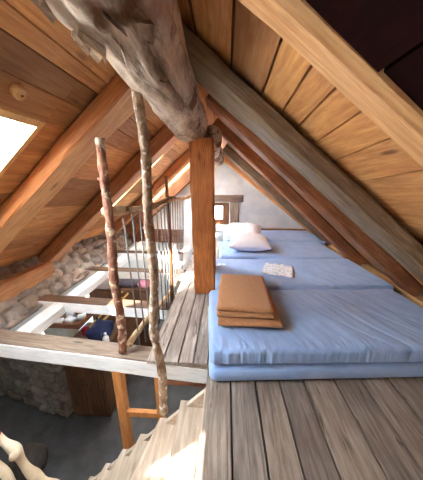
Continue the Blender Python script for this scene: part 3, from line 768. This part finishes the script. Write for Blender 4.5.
# blankets: a folded ribbon
def folded(name, label, x0, x1, y0, y1, z0, layers, th, rot, seed):
    L = y1-y0; prof = []
    for k in range(layers):
        zc = z0+th*(k+.5)
        ya, yb = (y0, y1)
        ins = .028*math.sin(k*2.6+seed)
        row = [(y0+ins+(L-2*ins)*i/14, zc) for i in range(15)]
        if k % 2: row = row[::-1]
        prof += row
        if k < layers-1:
            ye, s = (row[-1][0], 1 if k % 2 == 0 else -1)
            for q in (.25, .5, .75):
                a = -math.pi/2+math.pi*q
                prof.append((ye+s*th*.5*math.cos(a), zc+th*.5+th*.5*math.sin(a)))
    nx = 28; vs = []; fs = []; n = len(prof); t2 = th*.40
    for side in (0, 1):
        for i, (y, z) in enumerate(prof):
            a = prof[max(i-1, 0)]; b_ = prof[min(i+1, n-1)]; ty, tz = b_[0]-a[0], b_[1]-a[1]; l = math.hypot(ty, tz) or 1
            ny, nz = -tz/l, ty/l; s = 1 if side else -1
            for j in range(nx+1):
                u = j/nx; x = lerp(x0, x1, u)
                w_ = .006*noise.noise(Vector((x*6, y*6+i*.02, seed)))
                edge = .5 if j in (0, nx) else 1
                vs.append((x+.01*noise.noise(Vector((y*5, z*60, seed+u)))*(1 if j in (0, nx) else 0), y+ny*t2*s*edge+.01*noise.noise(Vector((x*4, z*50, seed))), z+nz*t2*s*edge+w_*(.3+.7*(z-z0)/(layers*th))))
    st = nx+1
    for side in (0, 1):
        for i in range(n-1):
            for j in range(nx):
                a = side*n*st+i*st+j; fs.append((a, a+1, a+st+1, a+st))
    off = n*st
    for i in range(n-1):
        for j in (0, nx): a = i*st+j; fs.append((a, a+st, a+st+off, a+off))
    for j in range(nx):
        for i in (0, n-1): a = i*st+j; fs.append((a, a+1, a+1+off, a+off))
    cx, cy = (x0+x1)/2, (y0+y1)/2
    vs = [(x-cx, y-cy, z-z0) for x, y, z in vs]
    mb = MB(); mb.add(vs, fs); o = mb.build(name, M['blanket'], smooth=True, loc=(cx, cy, z0)); o.rotation_euler.z = rot
    return tag(o, label, 'blanket', 'folded tan blankets on the front bed')
folded('blanket', 'lower folded tan blanket of the pair, poking out to the right', -.05, .465, 1.53, 2.14, .288, 3, .022, .02, 1)
folded('blanket', 'upper folded tan blanket, neatly squared on top of the other', -.05, .42, 1.575, 2.24, .356, 2, .036, -.03, 4)
# patterned cloth
mb = MB(); n = 18; vs = []; fs = []
Q = [Vector((.46, 2.58)), Vector((.84, 2.47)), Vector((.94, 2.82)), Vector((.58, 2.92))]
for side in (0, 1):
    for j in range(n+1):
        for i in range(n+1):
            u, v = i/n, j/n; p = (Q[0]*(1-u)+Q[1]*u)*(1-v)+(Q[3]*(1-u)+Q[2]*u)*v
            p = p+Vector((.015*noise.noise(Vector((v*4, u, 3))), .015*noise.noise(Vector((u*4, v, 6)))))
            h = abs(.03*noise.noise(Vector((u*4, v*4, 1.))))+abs(.012*noise.noise(Vector((u*9, v*9, 1.))))
            vs.append((p.x-.7, p.y-2.7, h+side*.008))
s = n+1
for side in (0, 1):
    for j in range(n):
        for i in range(n): a = side*s*s+j*s+i; fs.append((a, a+1, a+1+s, a+s))
for i in range(n):
    for a, b_ in ((i, i+1), (n*s+i, n*s+i+1), (i*s, (i+1)*s), (i*s+n, (i+1)*s+n)): fs.append((a, b_, b_+s*s, a+s*s))
mb.add(vs, fs); o = mb.build('cloth', M['pattern'], smooth=True, loc=(.7, 2.7, .303)); tag(o, 'crumpled white cloth with blue pattern on the second mattress', 'cloth')
# pillows
def pillow(label, loc, dim, rz, tilt, seed, mat):
    L, W, H = dim
    def fn(q, p):
        u, v = p.x/(L/2), p.y/(W/2)
        prof = max(.06, (1-abs(u)**3)*(1-abs(v)**3))**.55
        pin = 1-.06*(1-abs(u))*0
        x = q.x*(1-.05*(1-v*v)*abs(u)); y = q.y*(1-.06*(1-u*u)*abs(v))
        return Vector((x, y, q.z*prof+.02*noise.noise(Vector((u*2.2, v*2.2, seed)))*prof+.008*noise.noise(Vector((u*6, v*6, seed)))*prof))
    mb = rbox_mb(dim, .03, (30, 22, 4), fn=fn)
    o = mb.build('pillow', mat, smooth=True, loc=loc); o.rotation_euler = (tilt, 0, rz)
    return tag(o, label, 'pillow', 'white pillows on the far beds')
pillow('nearer white pillow, lilac in the shade, on the third mattress', (.42, 3.6, .425), (.68, .52, .24), -.06, R(4), 1, M['linen'])
pillow('farther white pillow, bright, behind the nearer one by the window', (.36, 4.2, .475), (.7, .52, .27), -.18, R(14), 4, M['linen'])

# ---------------------------------------------------------------- peg in the ceiling board
root = empty('peg', (-1.01, 1.15, 1.88), 'round wooden peg sticking out of the left ceiling board', 'peg')
nrm = Vector((.64, 0, -.77)); p0 = Vector((-1.03, 1.15, zl(-1.03, 1.15)+.15))
mb = MB(); mb.tube([p0-nrm*.01, p0+nrm*.03, p0+nrm*.036], [.034, .032, .026], seg=16, jit=.1, jf=20); mb.build('shank', M['lightpine'], parent=root, smooth=True)
mb = MB(); mb.tube([p0+nrm*.034, p0+nrm*.038], [.008, .006], seg=8); mb.build('pith', M['brown'], parent=root)

# ---------------------------------------------------------------- skylights
def skylight(name, hole):
    x0, x1, y0, y1 = hole; th = .12; fw = .035
    def P(x, y, d): return (x, y, zl(x, y)+dz(y)+d)
    def strip(ax, bx, ay, by, d0=-.012, d1=th):
        return [P(ax, ay, d0), P(bx, ay, d0), P(bx, by, d0), P(ax, by, d0), P(ax, ay, d1), P(bx, ay, d1), P(bx, by, d1), P(ax, by, d1)]
    mb = MB(); mb.hexa(strip(x0, x1, y0, y0+fw)); mb.hexa(strip(x0, x1, y1-fw, y1)); o = struct(mb.build(name, M['lightpine']))
    mb = MB(); mb.hexa(strip(x0, x0+fw, y0+fw, y1-fw)); mb.hexa(strip(x1-fw, x1, y0+fw, y1-fw)); mb.build('window_rail', M['lightpine']).parent = o
    mb = MB(); mb.hexa(strip(x0+fw, x1-fw, y0+fw, y1-fw, .08, .086)); mb.build('window_pane', M['glass']).parent = o
skylight('window_1', SKY[0]); skylight('window_unseen_3', SKY[1]); skylight('window_added_4', SKY[2]); skylight('window_added_5', SKY[3])  # all but the first are unseen, added to bring in sun and daylight

# ---------------------------------------------------------------- light
wd = bpy.data.worlds.new('World'); scn.world = wd; wd.use_nodes = True
bg = wd.node_tree.nodes['Background']; bg.inputs[0].default_value = (.8, .9, 1, 1); bg.inputs[1].default_value = 7.5
sd = bpy.data.lights.new('sun', 'SUN'); sd.energy = 13; sd.angle = R(.6); sd.color = (1, .95, .86)
so = bpy.data.objects.new('sun', sd); COL.objects.link(so)
so.rotation_euler = Vector((.75, 1.9, -1.65)).to_track_quat('-Z', 'Y').to_euler()
# ---------------------------------------------------------------- camera
f = 216.; pch = math.atan(60/f); yaw = -math.atan(14.5/f*math.cos(pch))
cd = bpy.data.cameras.new('camera'); co = bpy.data.objects.new('camera', cd); COL.objects.link(co)
co.location = (0, 0, 1.455); co.rotation_euler = (math.pi/2-pch, 0, -yaw)
cd.sensor_fit = 'HORIZONTAL'; cd.sensor_width = 36; cd.lens = f/423*36; cd.clip_start = .02
scn.camera = co
vs_ = scn.view_settings; vs_.view_transform = 'Standard'; vs_.look = 'None'; vs_.gamma = 1; vs_.exposure = 2.42; vs_.use_curve_mapping = False
scn.cycles.max_bounces = 10; scn.cycles.diffuse_bounces = 6; scn.cycles.transparent_max_bounces = 8
